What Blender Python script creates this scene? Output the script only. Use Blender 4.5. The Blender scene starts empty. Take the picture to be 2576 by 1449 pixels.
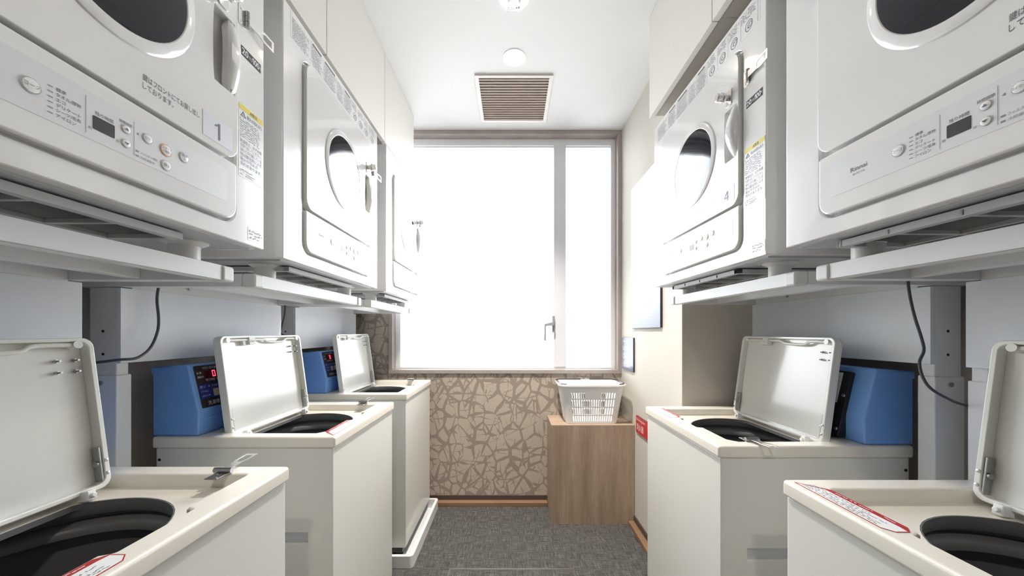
import bpy, bmesh, math, random
from mathutils import Matrix, Vector
R = random.Random(7)
SC = bpy.context.scene
COL = SC.collection
PI = math.pi

# ------------------------------------------------------------------ materials
def nt(name):
    m = bpy.data.materials.new(name); m.use_nodes = True
    t = m.node_tree
    return m, t, t.nodes['Principled BSDF']
def N(t, kind, **kw):
    n = t.nodes.new(kind)
    for k, v in kw.items():
        if k in n.inputs: n.inputs[k].default_value = v
        else: setattr(n, k, v)
    return n
def L(t, a, b): t.links.new(a, b)
def coords(t, scale=(1, 1, 1), rot=(0, 0, 0), kind='Object'):
    tc = N(t, 'ShaderNodeTexCoord'); mp = N(t, 'ShaderNodeMapping')
    mp.inputs['Scale'].default_value = scale; mp.inputs['Rotation'].default_value = rot
    L(t, tc.outputs[kind], mp.inputs['Vector'])
    return mp.outputs['Vector']
def mat(name, col, rough=.4, metal=0, coat=0, bump=0, bscale=200, vary=.02, spec=.5, crough=.06):
    m, t, b = nt(name)
    b.inputs['Roughness'].default_value = rough
    b.inputs['Metallic'].default_value = metal
    b.inputs['Coat Weight'].default_value = coat
    b.inputs['Coat Roughness'].default_value = crough
    b.inputs['Specular IOR Level'].default_value = spec
    v = coords(t)
    n = N(t, 'ShaderNodeTexNoise', Scale=6.0, Detail=3.0); L(t, v, n.inputs['Vector'])
    r = N(t, 'ShaderNodeValToRGB')
    r.color_ramp.elements[0].color = [c * (1 - vary) for c in col] + [1]
    r.color_ramp.elements[1].color = [min(1, c * (1 + vary)) for c in col] + [1]
    L(t, n.outputs['Fac'], r.inputs['Fac']); L(t, r.outputs['Color'], b.inputs['Base Color'])
    if bump:
        n2 = N(t, 'ShaderNodeTexNoise', Scale=bscale, Detail=2.0); L(t, v, n2.inputs['Vector'])
        bp = N(t, 'ShaderNodeBump', Strength=bump, Distance=.002)
        L(t, n2.outputs['Fac'], bp.inputs['Height']); L(t, bp.outputs['Normal'], b.inputs['Normal'])
        if coat: L(t, bp.outputs['Normal'], b.inputs['Coat Normal'])
    return m
def emis(name, col, s):
    m, t, b = nt(name)
    b.inputs['Base Color'].default_value = (*[min(1, c * .3) for c in col], 1)
    b.inputs['Emission Color'].default_value = (*col, 1); b.inputs['Emission Strength'].default_value = s
    return m
def textile(name, col, rough=.8, sx=1, sz=1, bump=.25, axes='xz', dark=.93):
    """woven wallpaper: two crossed, stretched noises"""
    m, t, b = nt(name)
    b.inputs['Roughness'].default_value = rough
    b.inputs['Specular IOR Level'].default_value = .3
    s1 = {'xz': (60, 60, 900), 'xy': (60, 900, 60)}[axes]; s2 = {'xz': (900, 900, 60), 'xy': (900, 60, 60)}[axes]
    a = N(t, 'ShaderNodeTexNoise', Scale=1.0, Detail=2.0); L(t, coords(t, [k * sx for k in s1]), a.inputs['Vector'])
    c = N(t, 'ShaderNodeTexNoise', Scale=1.0, Detail=2.0); L(t, coords(t, [k * sz for k in s2]), c.inputs['Vector'])
    ad = N(t, 'ShaderNodeMath', operation='ADD'); L(t, a.outputs['Fac'], ad.inputs[0]); L(t, c.outputs['Fac'], ad.inputs[1])
    r = N(t, 'ShaderNodeValToRGB')
    r.color_ramp.elements[0].position = .3; r.color_ramp.elements[1].position = .7
    r.color_ramp.elements[0].color = [k * dark for k in col] + [1]; r.color_ramp.elements[1].color = list(col) + [1]
    hf = N(t, 'ShaderNodeMath', operation='MULTIPLY'); hf.inputs[1].default_value = .5
    L(t, ad.outputs[0], hf.inputs[0]); L(t, hf.outputs[0], r.inputs['Fac']); L(t, r.outputs['Color'], b.inputs['Base Color'])
    bp = N(t, 'ShaderNodeBump', Strength=bump, Distance=.001); L(t, ad.outputs[0], bp.inputs['Height'])
    L(t, bp.outputs['Normal'], b.inputs['Normal'])
    return m
def wood(name, c1, c2, scale, rough=.45):
    m, t, b = nt(name)
    b.inputs['Roughness'].default_value = rough
    n = N(t, 'ShaderNodeTexNoise', Scale=1.0, Detail=4.0, Roughness=.6); L(t, coords(t, scale), n.inputs['Vector'])
    n2 = N(t, 'ShaderNodeTexNoise', Scale=1.0, Detail=2.0); L(t, coords(t, [k * 9 for k in scale]), n2.inputs['Vector'])
    mx = N(t, 'ShaderNodeMath', operation='MULTIPLY_ADD'); mx.inputs[1].default_value = .35
    L(t, n2.outputs['Fac'], mx.inputs[0]); L(t, n.outputs['Fac'], mx.inputs[2])
    r = N(t, 'ShaderNodeValToRGB'); r.color_ramp.elements[0].position = .45; r.color_ramp.elements[1].position = .9
    r.color_ramp.elements[0].color = (*c1, 1); r.color_ramp.elements[1].color = (*c2, 1)
    L(t, mx.outputs[0], r.inputs['Fac']); L(t, r.outputs['Color'], b.inputs['Base Color'])
    bp = N(t, 'ShaderNodeBump', Strength=.08, Distance=.001); L(t, n2.outputs['Fac'], bp.inputs['Height']); L(t, bp.outputs['Normal'], b.inputs['Normal'])
    return m

def floor_mat():
    m, t, b = nt('woven_vinyl')
    b.inputs['Roughness'].default_value = .6
    b.inputs['Specular IOR Level'].default_value = .35
    a = N(t, 'ShaderNodeTexNoise', Scale=1.0, Detail=3.0, Roughness=.7); L(t, coords(t, (330, 14, 1)), a.inputs['Vector'])
    c = N(t, 'ShaderNodeTexNoise', Scale=1.0, Detail=3.0, Roughness=.7); L(t, coords(t, (14, 330, 1)), c.inputs['Vector'])
    d = N(t, 'ShaderNodeTexNoise', Scale=420.0, Detail=1.0); L(t, coords(t), d.inputs['Vector'])
    ad = N(t, 'ShaderNodeMath', operation='ADD'); L(t, a.outputs['Fac'], ad.inputs[0]); L(t, c.outputs['Fac'], ad.inputs[1])
    a2 = N(t, 'ShaderNodeMath', operation='MULTIPLY_ADD'); a2.inputs[1].default_value = .6; L(t, d.outputs['Fac'], a2.inputs[0]); L(t, ad.outputs[0], a2.inputs[2])
    mp = N(t, 'ShaderNodeMapRange'); mp.inputs['From Min'].default_value = .95; mp.inputs['From Max'].default_value = 1.65
    L(t, a2.outputs[0], mp.inputs['Value'])
    r = N(t, 'ShaderNodeValToRGB')
    r.color_ramp.elements[0].color = (.028, .027, .027, 1); r.color_ramp.elements[1].color = (.25, .243, .238, 1)
    e = r.color_ramp.elements.new(.45); e.color = (.058, .055, .054, 1)
    L(t, mp.outputs[0], r.inputs['Fac']); L(t, r.outputs['Color'], b.inputs['Base Color'])
    bp = N(t, 'ShaderNodeBump', Strength=.3, Distance=.001); L(t, a2.outputs[0], bp.inputs['Height']); L(t, bp.outputs['Normal'], b.inputs['Normal'])
    return m

def branch_mat():
    """wallpaper with a web of bare twigs, taupe on beige"""
    m, t, b = nt('twig_wallpaper')
    b.inputs['Roughness'].default_value = .75
    def layer(scale, lo, hi, seed, sx=1.0, sy=1.0, warp=.05):
        v = coords(t, (sx, 1, sy))
        w = N(t, 'ShaderNodeTexNoise', Scale=5.0, Detail=1.0); L(t, v, w.inputs['Vector'])
        sub = N(t, 'ShaderNodeVectorMath', operation='SUBTRACT'); sub.inputs[1].default_value = (.5, .5, .5); L(t, w.outputs['Color'], sub.inputs[0])
        scl = N(t, 'ShaderNodeVectorMath', operation='SCALE'); scl.inputs['Scale'].default_value = warp; L(t, sub.outputs[0], scl.inputs[0])
        add = N(t, 'ShaderNodeVectorMath', operation='ADD'); L(t, v, add.inputs[0]); L(t, scl.outputs[0], add.inputs[1])
        of = N(t, 'ShaderNodeVectorMath', operation='ADD'); of.inputs[1].default_value = (seed, 0, seed * .7); L(t, add.outputs[0], of.inputs[0])
        sep = N(t, 'ShaderNodeSeparateXYZ'); L(t, of.outputs[0], sep.inputs[0])
        cb = N(t, 'ShaderNodeCombineXYZ'); L(t, sep.outputs['X'], cb.inputs['X']); L(t, sep.outputs['Z'], cb.inputs['Y'])
        vo = N(t, 'ShaderNodeTexVoronoi', feature='DISTANCE_TO_EDGE', voronoi_dimensions='2D', Scale=scale); L(t, cb.outputs[0], vo.inputs['Vector'])
        wn = N(t, 'ShaderNodeTexNoise', Scale=11.0, Detail=1.5); L(t, cb.outputs[0], wn.inputs['Vector'])
        wd = N(t, 'ShaderNodeMapRange'); wd.inputs['From Min'].default_value = .32; wd.inputs['From Max'].default_value = .7
        wd.inputs['To Min'].default_value = lo; wd.inputs['To Max'].default_value = hi; L(t, wn.outputs['Fac'], wd.inputs['Value'])
        lt = N(t, 'ShaderNodeMath', operation='LESS_THAN'); L(t, vo.outputs['Distance'], lt.inputs[0]); L(t, wd.outputs[0], lt.inputs[1])
        return lt.outputs[0]
    a = layer(12.5, .01, .16, 1.3, 1.0, .75, .07)
    c = layer(14.0, -.06, .1, 5.1, 1.35, .6, .05)
    d = layer(13.0, -.07, .1, 9.7, .55, 1.35, .05)
    mx = N(t, 'ShaderNodeMath', operation='MAXIMUM'); L(t, a, mx.inputs[0]); L(t, c, mx.inputs[1])
    m2 = N(t, 'ShaderNodeMath', operation='MAXIMUM'); L(t, mx.outputs[0], m2.inputs[0]); L(t, d, m2.inputs[1])
    mix = N(t, 'ShaderNodeMix', data_type='RGBA')
    mix.inputs['A'].default_value = (.50, .435, .365, 1); mix.inputs['B'].default_value = (.315, .262, .22, 1)
    L(t, m2.outputs[0], mix.inputs['Factor']); L(t, mix.outputs['Result'], b.inputs['Base Color'])
    return m

def pane_mat():
    m = bpy.data.materials.new('clear_pane'); m.use_nodes = True; t = m.node_tree; t.nodes.clear()
    o = N(t, 'ShaderNodeOutputMaterial'); tr = N(t, 'ShaderNodeBsdfTransparent'); gl = N(t, 'ShaderNodeBsdfGlossy', Roughness=.02)
    mx = N(t, 'ShaderNodeMixShader'); fr = N(t, 'ShaderNodeFresnel', IOR=1.45)
    L(t, fr.outputs[0], mx.inputs[0]); L(t, tr.outputs[0], mx.inputs[1]); L(t, gl.outputs[0], mx.inputs[2]); L(t, mx.outputs[0], o.inputs[0])
    return m

M = {}
M['white'] = mat('white_enamel', (.82, .815, .805), .2, coat=.7, bump=.012, bscale=240, vary=.008, crough=.03)
M['door'] = mat('white_gloss_door', (.83, .825, .815), .16, coat=1, bump=.02, bscale=14, vary=.006, crough=.012)
M['cream'] = mat('cream_enamel', (.73, .73, .69), .3, coat=.25, bump=.015, bscale=260, vary=.01)
M['creamtop'] = mat('cream_plastic', (.84, .80, .72), .25, coat=.4, bump=.01, bscale=260, vary=.01)
M['lid'] = mat('lid_plastic', (.82, .825, .79), .18, coat=.5, bump=.02, bscale=300, vary=.01)
M['rail'] = mat('white_powder_coat', (.82, .83, .84), .35, bump=.02, bscale=500, vary=.01)
M['panel'] = mat('pale_blue_white_panel', (.84, .89, .95), .5, bump=.02, bscale=500, vary=.01)
M['inset'] = mat('control_film', (.76, .765, .785), .3, bump=.01, vary=.005)
M['button'] = mat('button_plastic', (.85, .845, .83), .3)
M['ring'] = mat('grey_outline', (.52, .53, .57), .4)
M['orange'] = mat('orange_outline', (.8, .36, .2), .4)
M['ink'] = mat('dark_ink', (.09, .09, .11), .5)
M['inkgrey'] = mat('grey_ink', (.25, .25, .28), .5)
M['inkwhite'] = mat('white_ink', (.85, .86, .88), .5)
M['inkblue'] = mat('slate_ink', (.13, .14, .2), .5)
M['paper'] = mat('white_label', (.86, .87, .88), .25)
M['palelabel'] = mat('pale_blue_label', (.74, .76, .82), .3)
M['yellow'] = mat('yellow_label', (.82, .66, .09), .35)
M['red'] = mat('red_label', (.42, .03, .035), .35)
M['signred'] = mat('red_sign', (.55, .02, .03), .35)
M['black'] = mat('black_plastic', (.015, .015, .017), .35)
M['blacklabel'] = mat('black_label', (.03, .03, .033), .35)
M['glass'] = mat('dark_door_glass', (.008, .010, .018), .04, coat=0, vary=.0, spec=.42)
M['chrome'] = mat('chrome', (.78, .77, .75), .24, metal=1, bump=.02, bscale=90)
M['steel'] = mat('steel', (.55, .56, .58), .3, metal=1, bump=.02)
M['darksteel'] = mat('dark_steel', (.42, .42, .43), .35, metal=1)
M['tub'] = mat('dark_tub_plastic', (.14, .143, .152), .38, bump=.01)
M['mesh'] = mat('filter_mesh', (.14, .145, .135), .8, bump=.4, bscale=900)
M['filter'] = mat('filter_frame', (.52, .53, .53), .5)
M['galv'] = mat('galvanised_underside', (.5, .52, .54), .45, metal=.1)
M['foot'] = mat('foot_plastic', (.78, .78, .77), .4)
M['blue'] = mat('blue_enamel', (.19, .40, .86), .3, coat=.3, bump=.02, bscale=300, vary=.02)
M['bluefilm'] = mat('royal_blue_film', (.02, .045, .30), .3)
M['led'] = emis('red_led', (1, .03, .06), 5)
M['leddark'] = mat('dark_red_window', (.07, .004, .008), .2)
M['key'] = mat('cream_key', (.62, .58, .45), .5)
M['cord'] = mat('grey_cord', (.085, .08, .09), .5)
M['hose'] = mat('grey_hose', (.16, .16, .17), .55)
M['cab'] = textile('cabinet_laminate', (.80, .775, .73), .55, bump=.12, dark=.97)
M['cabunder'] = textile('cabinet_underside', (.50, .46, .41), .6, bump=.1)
M['ceiling'] = textile('ceiling_paper', (.80, .80, .79), .85, axes='xy', bump=.3, dark=.95)
M['wallright'] = textile('cream_wallpaper', (.63, .60, .545), .8, bump=.3, dark=.94)
M['niche'] = textile('taupe_wallpaper', (.64, .59, .53), .8, bump=.3, dark=.88)
M['branch'] = branch_mat()
M['floor'] = floor_mat()
M['wood'] = wood('box_walnut', (.29, .21, .152), (.47, .36, .275), (14, 14, 1.2))
M['woodtop'] = wood('box_top_wood', (.36, .26, .185), (.52, .395, .30), (1.2, 14, 14))
M['curb'] = wood('curb_oak', (.22, .13, .075), (.31, .19, .115), (3, 3, 14))
M['base'] = mat('dark_brown_baseboard', (.085, .06, .047), .5)
M['casing'] = wood('window_casing', (.36, .31, .29), (.43, .375, .35), (10, 10, 3))
M['alu'] = mat('window_aluminium', (.84, .85, .88), .4, vary=.01)
M['mullion'] = mat('window_mullion', (.74, .74, .78), .45, vary=.01)
M['handle'] = mat('grey_lever', (.30, .30, .32), .5)
M['pane'] = pane_mat()
M['slat'] = mat('taupe_slat', (.68, .575, .52), .5)
M['ventframe'] = mat('vent_frame', (.70, .64, .60), .5)
M['basket'] = mat('white_basket_plastic', (.87, .87, .87), .35, bump=.01)
M['brown'] = mat('dark_brown_handle', (.06, .04, .042), .4)
M['slate'] = mat('slate_sign', (.15, .175, .235), .16, coat=0, vary=.01, spec=.22)
M['slateback'] = mat('dark_sign_edge', (.03, .03, .05), .4)
M['white_plastic'] = mat('detector_plastic', (.85, .85, .84), .4)
M['lamp'] = emis('lamp_glow', (1, .86, .68), 14)

# ------------------------------------------------------------------ mesh builder
_txt = {}
def text_geo(s):
    if s in _txt: return _txt[s]
    cu = bpy.data.curves.new('t', 'FONT'); cu.body = s; cu.size = 1; cu.resolution_u = 2
    cu.align_x = 'CENTER'; cu.align_y = 'CENTER'
    o = bpy.data.objects.new('t', cu); COL.objects.link(o)
    dg = bpy.context.evaluated_depsgraph_get(); dg.update()
    me = bpy.data.meshes.new_from_object(o.evaluated_get(dg))
    vs = [tuple(v.co) for v in me.vertices]; fs = [tuple(p.vertices) for p in me.polygons]
    if vs:
        xs = [v[0] for v in vs]; ys = [v[1] for v in vs]
        cx, cy = (min(xs) + max(xs)) / 2, (min(ys) + max(ys)) / 2
        vs = [(v[0] - cx, v[1] - cy) for v in vs]; w, h = max(xs) - min(xs), max(ys) - min(ys)
    else: w = h = 1
    bpy.data.objects.remove(o); bpy.data.curves.remove(cu); bpy.data.meshes.remove(me)
    _txt[s] = (vs, fs, w, h); return _txt[s]

FRONT = Matrix(((0, 0, 1, 0), (1, 0, 0, 0), (0, 1, 0, 0), (0, 0, 0, 1)))   # (a,b,c) -> y, z, x
def rrect(a0, a1, b0, b1, r, n=6):
    if not isinstance(r, (tuple, list)): r = (r,) * 4        # bl, br, tr, tl
    out = []
    for (cx, cy, rr, s) in ((a0, b0, r[0], PI), (a1, b0, r[1], 1.5 * PI), (a1, b1, r[2], 0), (a0, b1, r[3], .5 * PI)):
        x = cx + rr if cx == a0 else cx - rr; y = cy + rr if cy == b0 else cy - rr
        for i in range(n + 1):
            t = s + PI / 2 * i / n; out.append((x + rr * math.cos(t), y + rr * math.sin(t)))
    return out
def circle(a, b, r, n=40): return [(a + r * math.cos(2 * PI * i / n), b + r * math.sin(2 * PI * i / n)) for i in range(n)]

class MB:
    def __init__(s, M=None):
        s.v = []; s.f = []; s.m = []; s.M = M or Matrix.Identity(4)
    def add(s, vs, fs, m=0):
        k = len(s.v)
        s.v += [tuple(s.M @ Vector(p)) for p in vs]
        for f in fs: s.f.append([i + k for i in f]); s.m.append(m)
    def box(s, x0, x1, y0, y1, z0, z1, m=0):
        s.add([(x, y, z) for z in (z0, z1) for (x, y) in ((x0, y0), (x1, y0), (x1, y1), (x0, y1))],
              [(3, 2, 1, 0), (4, 5, 6, 7), (0, 1, 5, 4), (1, 2, 6, 5), (2, 3, 7, 6), (3, 0, 4, 7)], m)
    def prism(s, poly, c0, c1, m=0):
        n = len(poly)
        s.add([(a, b, c0) for a, b in poly] + [(a, b, c1) for a, b in poly],
              [tuple(reversed(range(n))), tuple(range(n, 2 * n))] + [(i, (i + 1) % n, n + (i + 1) % n, n + i) for i in range(n)], m)
    def ring(s, po, pi_, c0, c1, m=0):
        n = len(po)
        vs = [(a, b, c0) for a, b in po] + [(a, b, c1) for a, b in po] + [(a, b, c0) for a, b in pi_] + [(a, b, c1) for a, b in pi_]
        fs = []
        for i in range(n):
            j = (i + 1) % n
            fs += [(i, j, n + j, n + i), (n + i, n + j, 3 * n + j, 3 * n + i), (2 * n + j, 2 * n + i, 3 * n + i, 3 * n + j), (j, i, 2 * n + i, 2 * n + j)]
        s.add(vs, fs, m)
    def flat(s, poly, c, m=0): s.add([(a, b, c) for a, b in poly], [tuple(range(len(poly)))], m)
    def lathe(s, prof, n=48, m=0, M2=None, close=False):
        vs = []
        for (r, z) in prof:
            for i in range(n): vs.append((r * math.cos(2 * PI * i / n), r * math.sin(2 * PI * i / n), z))
        fs = []
        k = len(prof)
        for j in range(k - 1 + (1 if close else 0)):
            for i in range(n):
                a, b_ = j * n + i, j * n + (i + 1) % n; q = ((j + 1) % k) * n
                fs.append((a, b_, q + (i + 1) % n, q + i))
        if not close:
            fs.append(tuple(reversed(range(n)))); fs.append(tuple(range((k - 1) * n, k * n)))
        if M2 is not None: vs = [tuple(M2 @ Vector(p)) for p in vs]
        s.add(vs, fs, m)
    def cyl(s, p0, p1, r, n=16, m=0, r1=None):
        p0, p1 = Vector(p0), Vector(p1); d = p1 - p0
        q = d.to_track_quat('Z', 'Y').to_matrix().to_4x4(); q.translation = p0
        s.lathe([(r, 0), (r if r1 is None else r1, d.length)], n, m, q)
    def tube(s, pts, r, n=10, m=0, sub=6, ry=None):
        P = [Vector(p) for p in pts]; path = []
        for i in range(len(P) - 1):
            p0, p1, p2, p3 = P[max(0, i - 1)], P[i], P[i + 1], P[min(len(P) - 1, i + 2)]
            for k in range(sub):
                t = k / sub
                path.append(.5 * ((2 * p1) + (-p0 + p2) * t + (2 * p0 - 5 * p1 + 4 * p2 - p3) * t * t + (-p0 + 3 * p1 - 3 * p2 + p3) * t ** 3))
        path.append(P[-1])
        vs = []; up = Vector((0, 0, 1))
        for i, p in enumerate(path):
            d = (path[min(i + 1, len(path) - 1)] - path[max(i - 1, 0)]).normalized()
            if abs(d.dot(up)) > .98: up = Vector((0, 1, 0)) if abs(d.y) < .9 else Vector((1, 0, 0))
            x = d.cross(up).normalized(); y = x.cross(d).normalized(); up = y
            for k in range(n):
                t = 2 * PI * k / n; vs.append(tuple(p + x * r * math.cos(t) + y * (ry or r) * math.sin(t)))
        fs = [(i * n + k, i * n + (k + 1) % n, (i + 1) * n + (k + 1) % n, (i + 1) * n + k) for i in range(len(path) - 1) for k in range(n)]
        fs += [tuple(range(n)), tuple(reversed(range((len(path) - 1) * n, len(path) * n)))]
        s.add(vs, fs, m)
    def text(s, st, a, b, h, c, m=0, wmax=None, align='c', sx=1.0):
        vs, fs, w, hh = text_geo(st)
        k = h
        kx = k * sx
        if wmax and w * kx > wmax: kx = wmax / w
        off = {'c': 0, 'l': w * kx / 2, 'r': -w * kx / 2}[align]
        s.add([(a + off + x * kx, b + y * k, c) for x, y in vs], fs, m)
    def bars(s, a0, a1, b0, b1, rows, c, m=0, rnd=R, dens=.8, cell=None, rag=.3):
        """rows of illegible fine print: small dashes of ink"""
        dh = (b1 - b0) / rows; cell = cell or dh * .8
        for i in range(rows):
            y0 = b1 - dh * (i + .82); y1 = b1 - dh * (i + .25); x = a0; end = a1 - (a1 - a0) * rag * rnd.random()
            while x < end:
                w = cell * (.5 + .7 * rnd.random())
                if rnd.random() < dens: 
                    k = rnd.random()
                    if k < .35: s.flat([(x, y0), (min(x + w, end), y0), (min(x + w, end), y0 + (y1 - y0) * .45), (x, y0 + (y1 - y0) * .45)], c, m)
                    elif k < .7: s.flat([(x, (y0 + y1) / 2), (min(x + w, end), (y0 + y1) / 2), (min(x + w, end), y1), (x, y1)], c, m)
                    else: s.flat([(x, y0), (min(x + w * .45, end), y0), (min(x + w * .45, end), y1), (x, y1)], c, m)
                x += w * 1.12
    def build(s, name, mats, parent=None, bevel=0, seg=2, cut=None, smooth=30, solid=0, angle=35, pre=0):
        if not isinstance(mats, (list, tuple)): mats = [mats]
        def mk(mb, nm):
            me = bpy.data.meshes.new(nm); me.from_pydata(mb.v, [], mb.f)
            for q in mats: me.materials.append(M[q] if isinstance(q, str) else q)
            me.polygons.foreach_set('material_index', mb.m); me.update()
            o_ = bpy.data.objects.new(nm, me); COL.objects.link(o_); return o_
        o = mk(s, name); tmp = []
        if bevel: o.data.polygons.foreach_set('use_smooth', [True] * len(o.data.polygons))
        if pre:
            bm = bmesh.new(); bm.from_mesh(o.data)
            bmesh.ops.bevel(bm, geom=list(bm.edges), offset=pre, segments=seg, profile=.5, affect='EDGES', clamp_overlap=True)
            bm.to_mesh(o.data); bm.free()
        if cut or bevel or solid:
            for c in (cut or []):
                co = mk(c, 'cutter'); tmp.append(co)
                md = o.modifiers.new('b', 'BOOLEAN'); md.operation = 'DIFFERENCE'; md.solver = 'EXACT'; md.object = co
            if solid:
                md = o.modifiers.new('s', 'SOLIDIFY'); md.thickness = solid; md.offset = -1
            if bevel:
                md = o.modifiers.new('v', 'BEVEL'); md.width = bevel; md.segments = seg; md.limit_method = 'ANGLE'; md.angle_limit = math.radians(angle)
                md.use_clamp_overlap = True; md.harden_normals = True
            dg = bpy.context.evaluated_depsgraph_get(); dg.update()
            me = bpy.data.meshes.new_from_object(o.evaluated_get(dg))
            old = o.data; o.modifiers.clear(); o.data = me; me.name = name; bpy.data.meshes.remove(old)
            for c in tmp:
                d = c.data; bpy.data.objects.remove(c); bpy.data.meshes.remove(d)
        me = o.data
        if smooth and not bevel:
            me.polygons.foreach_set('use_smooth', [True] * len(me.polygons)); me.set_sharp_from_angle(angle=math.radians(smooth))
        if pre:
            md = o.modifiers.new('w', 'WEIGHTED_NORMAL'); md.keep_sharp = True; md.weight = 100
            dg = bpy.context.evaluated_depsgraph_get(); dg.update()
            nm = bpy.data.meshes.new_from_object(o.evaluated_get(dg)); o.modifiers.clear(); o.data = nm; nm.name = name; bpy.data.meshes.remove(me)
        if parent: o.parent = parent
        return o

def tag(o, label, cat, group=None, kind=None):
    if label: o['label'] = label
    if cat: o['category'] = cat
    if group: o['group'] = group
    if kind: o['kind'] = kind
    return o
def empty(name, loc, rz=0):
    o = bpy.data.objects.new(name, None); o.empty_display_size = .05; COL.objects.link(o)
    o.location = loc; o.rotation_euler = (0, 0, rz); return o
def struct(o, label=None, cat=None):
    o['kind'] = 'structure'
    return tag(o, label, cat)
def copy_tree(o, parent=None, skip=()):
    c = o.copy(); COL.objects.link(c)
    if parent: c.parent = parent
    for ch in list(o.children):
        if ch not in skip: copy_tree(ch, c, skip)
    return c

# ------------------------------------------------------------------ key dimensions (metres, floor z=0, camera at x=0 y=0)
H = 2.5; YB = 2.38; XR = .737; XW = 1.2; YN = -3.2; EYE = 1.15
ZD = 1.342                      # underside of every dryer
# ------------------------------------------------------------------ room shell
b = MB(); b.box(-XW - .1, XW + .1, YN - .1, YB + .2, -.1, 0)
struct(b.build('floor', 'floor', smooth=0), 'grey woven vinyl floor of the laundry room', 'floor')
b = MB(); b.box(-XW - .1, XW + .1, YN - .1, YB + .2, H, H + .1)
struct(b.build('ceiling', 'ceiling', smooth=0), 'white textured papered ceiling', 'ceiling')
b = MB(); b.box(-XW - .1, -XW, YN - .1, YB + .2, 0, H)
struct(b.build('wall_left', 'niche', smooth=0), 'taupe wall behind the left row of machines', 'wall')
b = MB(); b.box(XW, XW + .1, YN - .1, YB + .2, 0, H)
struct(b.build('wall_right', 'niche', smooth=0), 'taupe wall behind the right row of machines', 'wall')
b = MB(); b.box(-XW, XW, YN - .1, YN, 0, H)
struct(b.build('wall_front', 'wallright', smooth=0), 'cream wall behind the viewer', 'wall')
# projecting wall beside the window; its end face looks down the row
YC = 1.531
b = MB(); b.box(XR, XW, YC, YB, 0, H)
for i, f in enumerate(b.f):
    ys = [b.v[k][1] for k in f]; xs = [b.v[k][0] for k in f]
    if max(ys) - min(ys) < 1e-6 and ys[0] < 2: b.m[i] = 1
struct(b.build('wall_projecting', ['wallright', 'niche'], smooth=0), 'cream projecting wall right of the window', 'wall')
# window wall: four blocks around the opening
WX0, WX1, WZ0 = -.824, XR, EYE - .279
b = MB()
b.box(-XW, XW, YB, YB + .2, 0, WZ0); b.box(-XW, WX0, YB, YB + .2, WZ0, H); b.box(WX1, XW, YB, YB + .2, WZ0, H)
struct(b.build('wall_back', 'branch', smooth=0), 'window wall in beige wallpaper with taupe twig pattern', 'wall')

# window
w = empty('window_1', (0, YB, WZ0)); struct(w, 'tall bright window with aluminium sash and taupe wooden casing', 'window')
z0, z1 = WZ0, H
cw = .026
b = MB()
b.box(WX0, WX1, -.012, .075, 0, cw); b.box(WX0, WX1, -.012, .075, z1 - z0 - cw, z1 - z0)
b.box(WX0, WX0 + cw, -.012, .075, cw, z1 - z0 - cw); b.box(WX1 - cw, WX1, -.012, .075, cw, z1 - z0 - cw)
b.build('casing', 'casing', w, bevel=.002)
ax0, ax1, az0, az1 = WX0 + cw, WX1 - cw, cw, z1 - z0 - cw
fy0, fy1 = .05, .12
b = MB()
b.box(ax0, ax1, fy0, fy1, az0, az0 + .012); b.box(ax0, ax1, fy0, fy1, az1 - .045, az1)
b.box(ax0, ax0 + .035, fy0, fy1, az0 + .012, az1 - .045); b.box(ax1 - .03, ax1, fy0, fy1, az0 + .012, az1 - .045)
b.box(ax0 + .035, ax1 - .03, fy0 + .015, fy1, az1 - .052, az1 - .045)
b.build('sash_frame', 'alu', w, bevel=.002)
b = MB(); b.box(.29, .372, .045, .125, az0 + .012, az1 - .045); b.build('mullion', 'mullion', w, bevel=.003)
for (p0, p1) in ((ax0 + .035, .29), (.372, ax1 - .03)):
    b = MB(); b.box(p0, p1, .085, .091, az0 + .012, az1 - .052); b.build('pane', 'pane', w, smooth=0)
hz = EYE - (822 - 835) * 2.42 / 891 - WZ0
b = MB()
b.box(.276, .291, .02, .05, hz - .04, hz + .075)
b.prism([(.285, hz + .0), (.285, hz + .035), (.222, hz + .018), (.222, hz - .095), (.234, hz - .09), (.231, hz + .005)], 0, 0)
b.v = b.v[:8]; b.f = b.f[:6]; b.m = b.m[:6]
k = Matrix(((1, 0, 0, 0), (0, 0, 1, 0), (0, 1, 0, 0), (0, 0, 0, 1)))
b.M = k
b.prism([(.285, hz + .035), (.222, hz + .018), (.219, hz - .09), (.233, hz - .097), (.231, hz + .002), (.246, hz + .006), (.285, hz + .006)], .002, .022)
b.build('window_handle', 'handle', w, bevel=.003)
struct

# skirting and wooden curb along the back and the right wall
b = MB(); b.box(-XW, XR, YB - .008, YB, .0, .055); struct(b.build('baseboard_back', 'base', bevel=.001), 'dark brown skirting under the window', 'baseboard')
b = MB(); b.box(XR - .008, XR, YC, YB - .008, 0, .055); struct(b.build('baseboard_right', 'base', bevel=.001), 'dark brown skirting on the right wall', 'baseboard')
b = MB(); b.box(-XW, .236, YB - .05, YB - .008, 0, .026); struct(b.build('trim_1', 'curb', bevel=.002), 'orange oak curb on the floor under the window', 'trim')
b = MB(); b.box(XR - .042, XR - .008, YC - .3, 2.112, 0, .026); struct(b.build('trim_2', 'curb', bevel=.002), 'orange oak curb along the right wall', 'trim')

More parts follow.
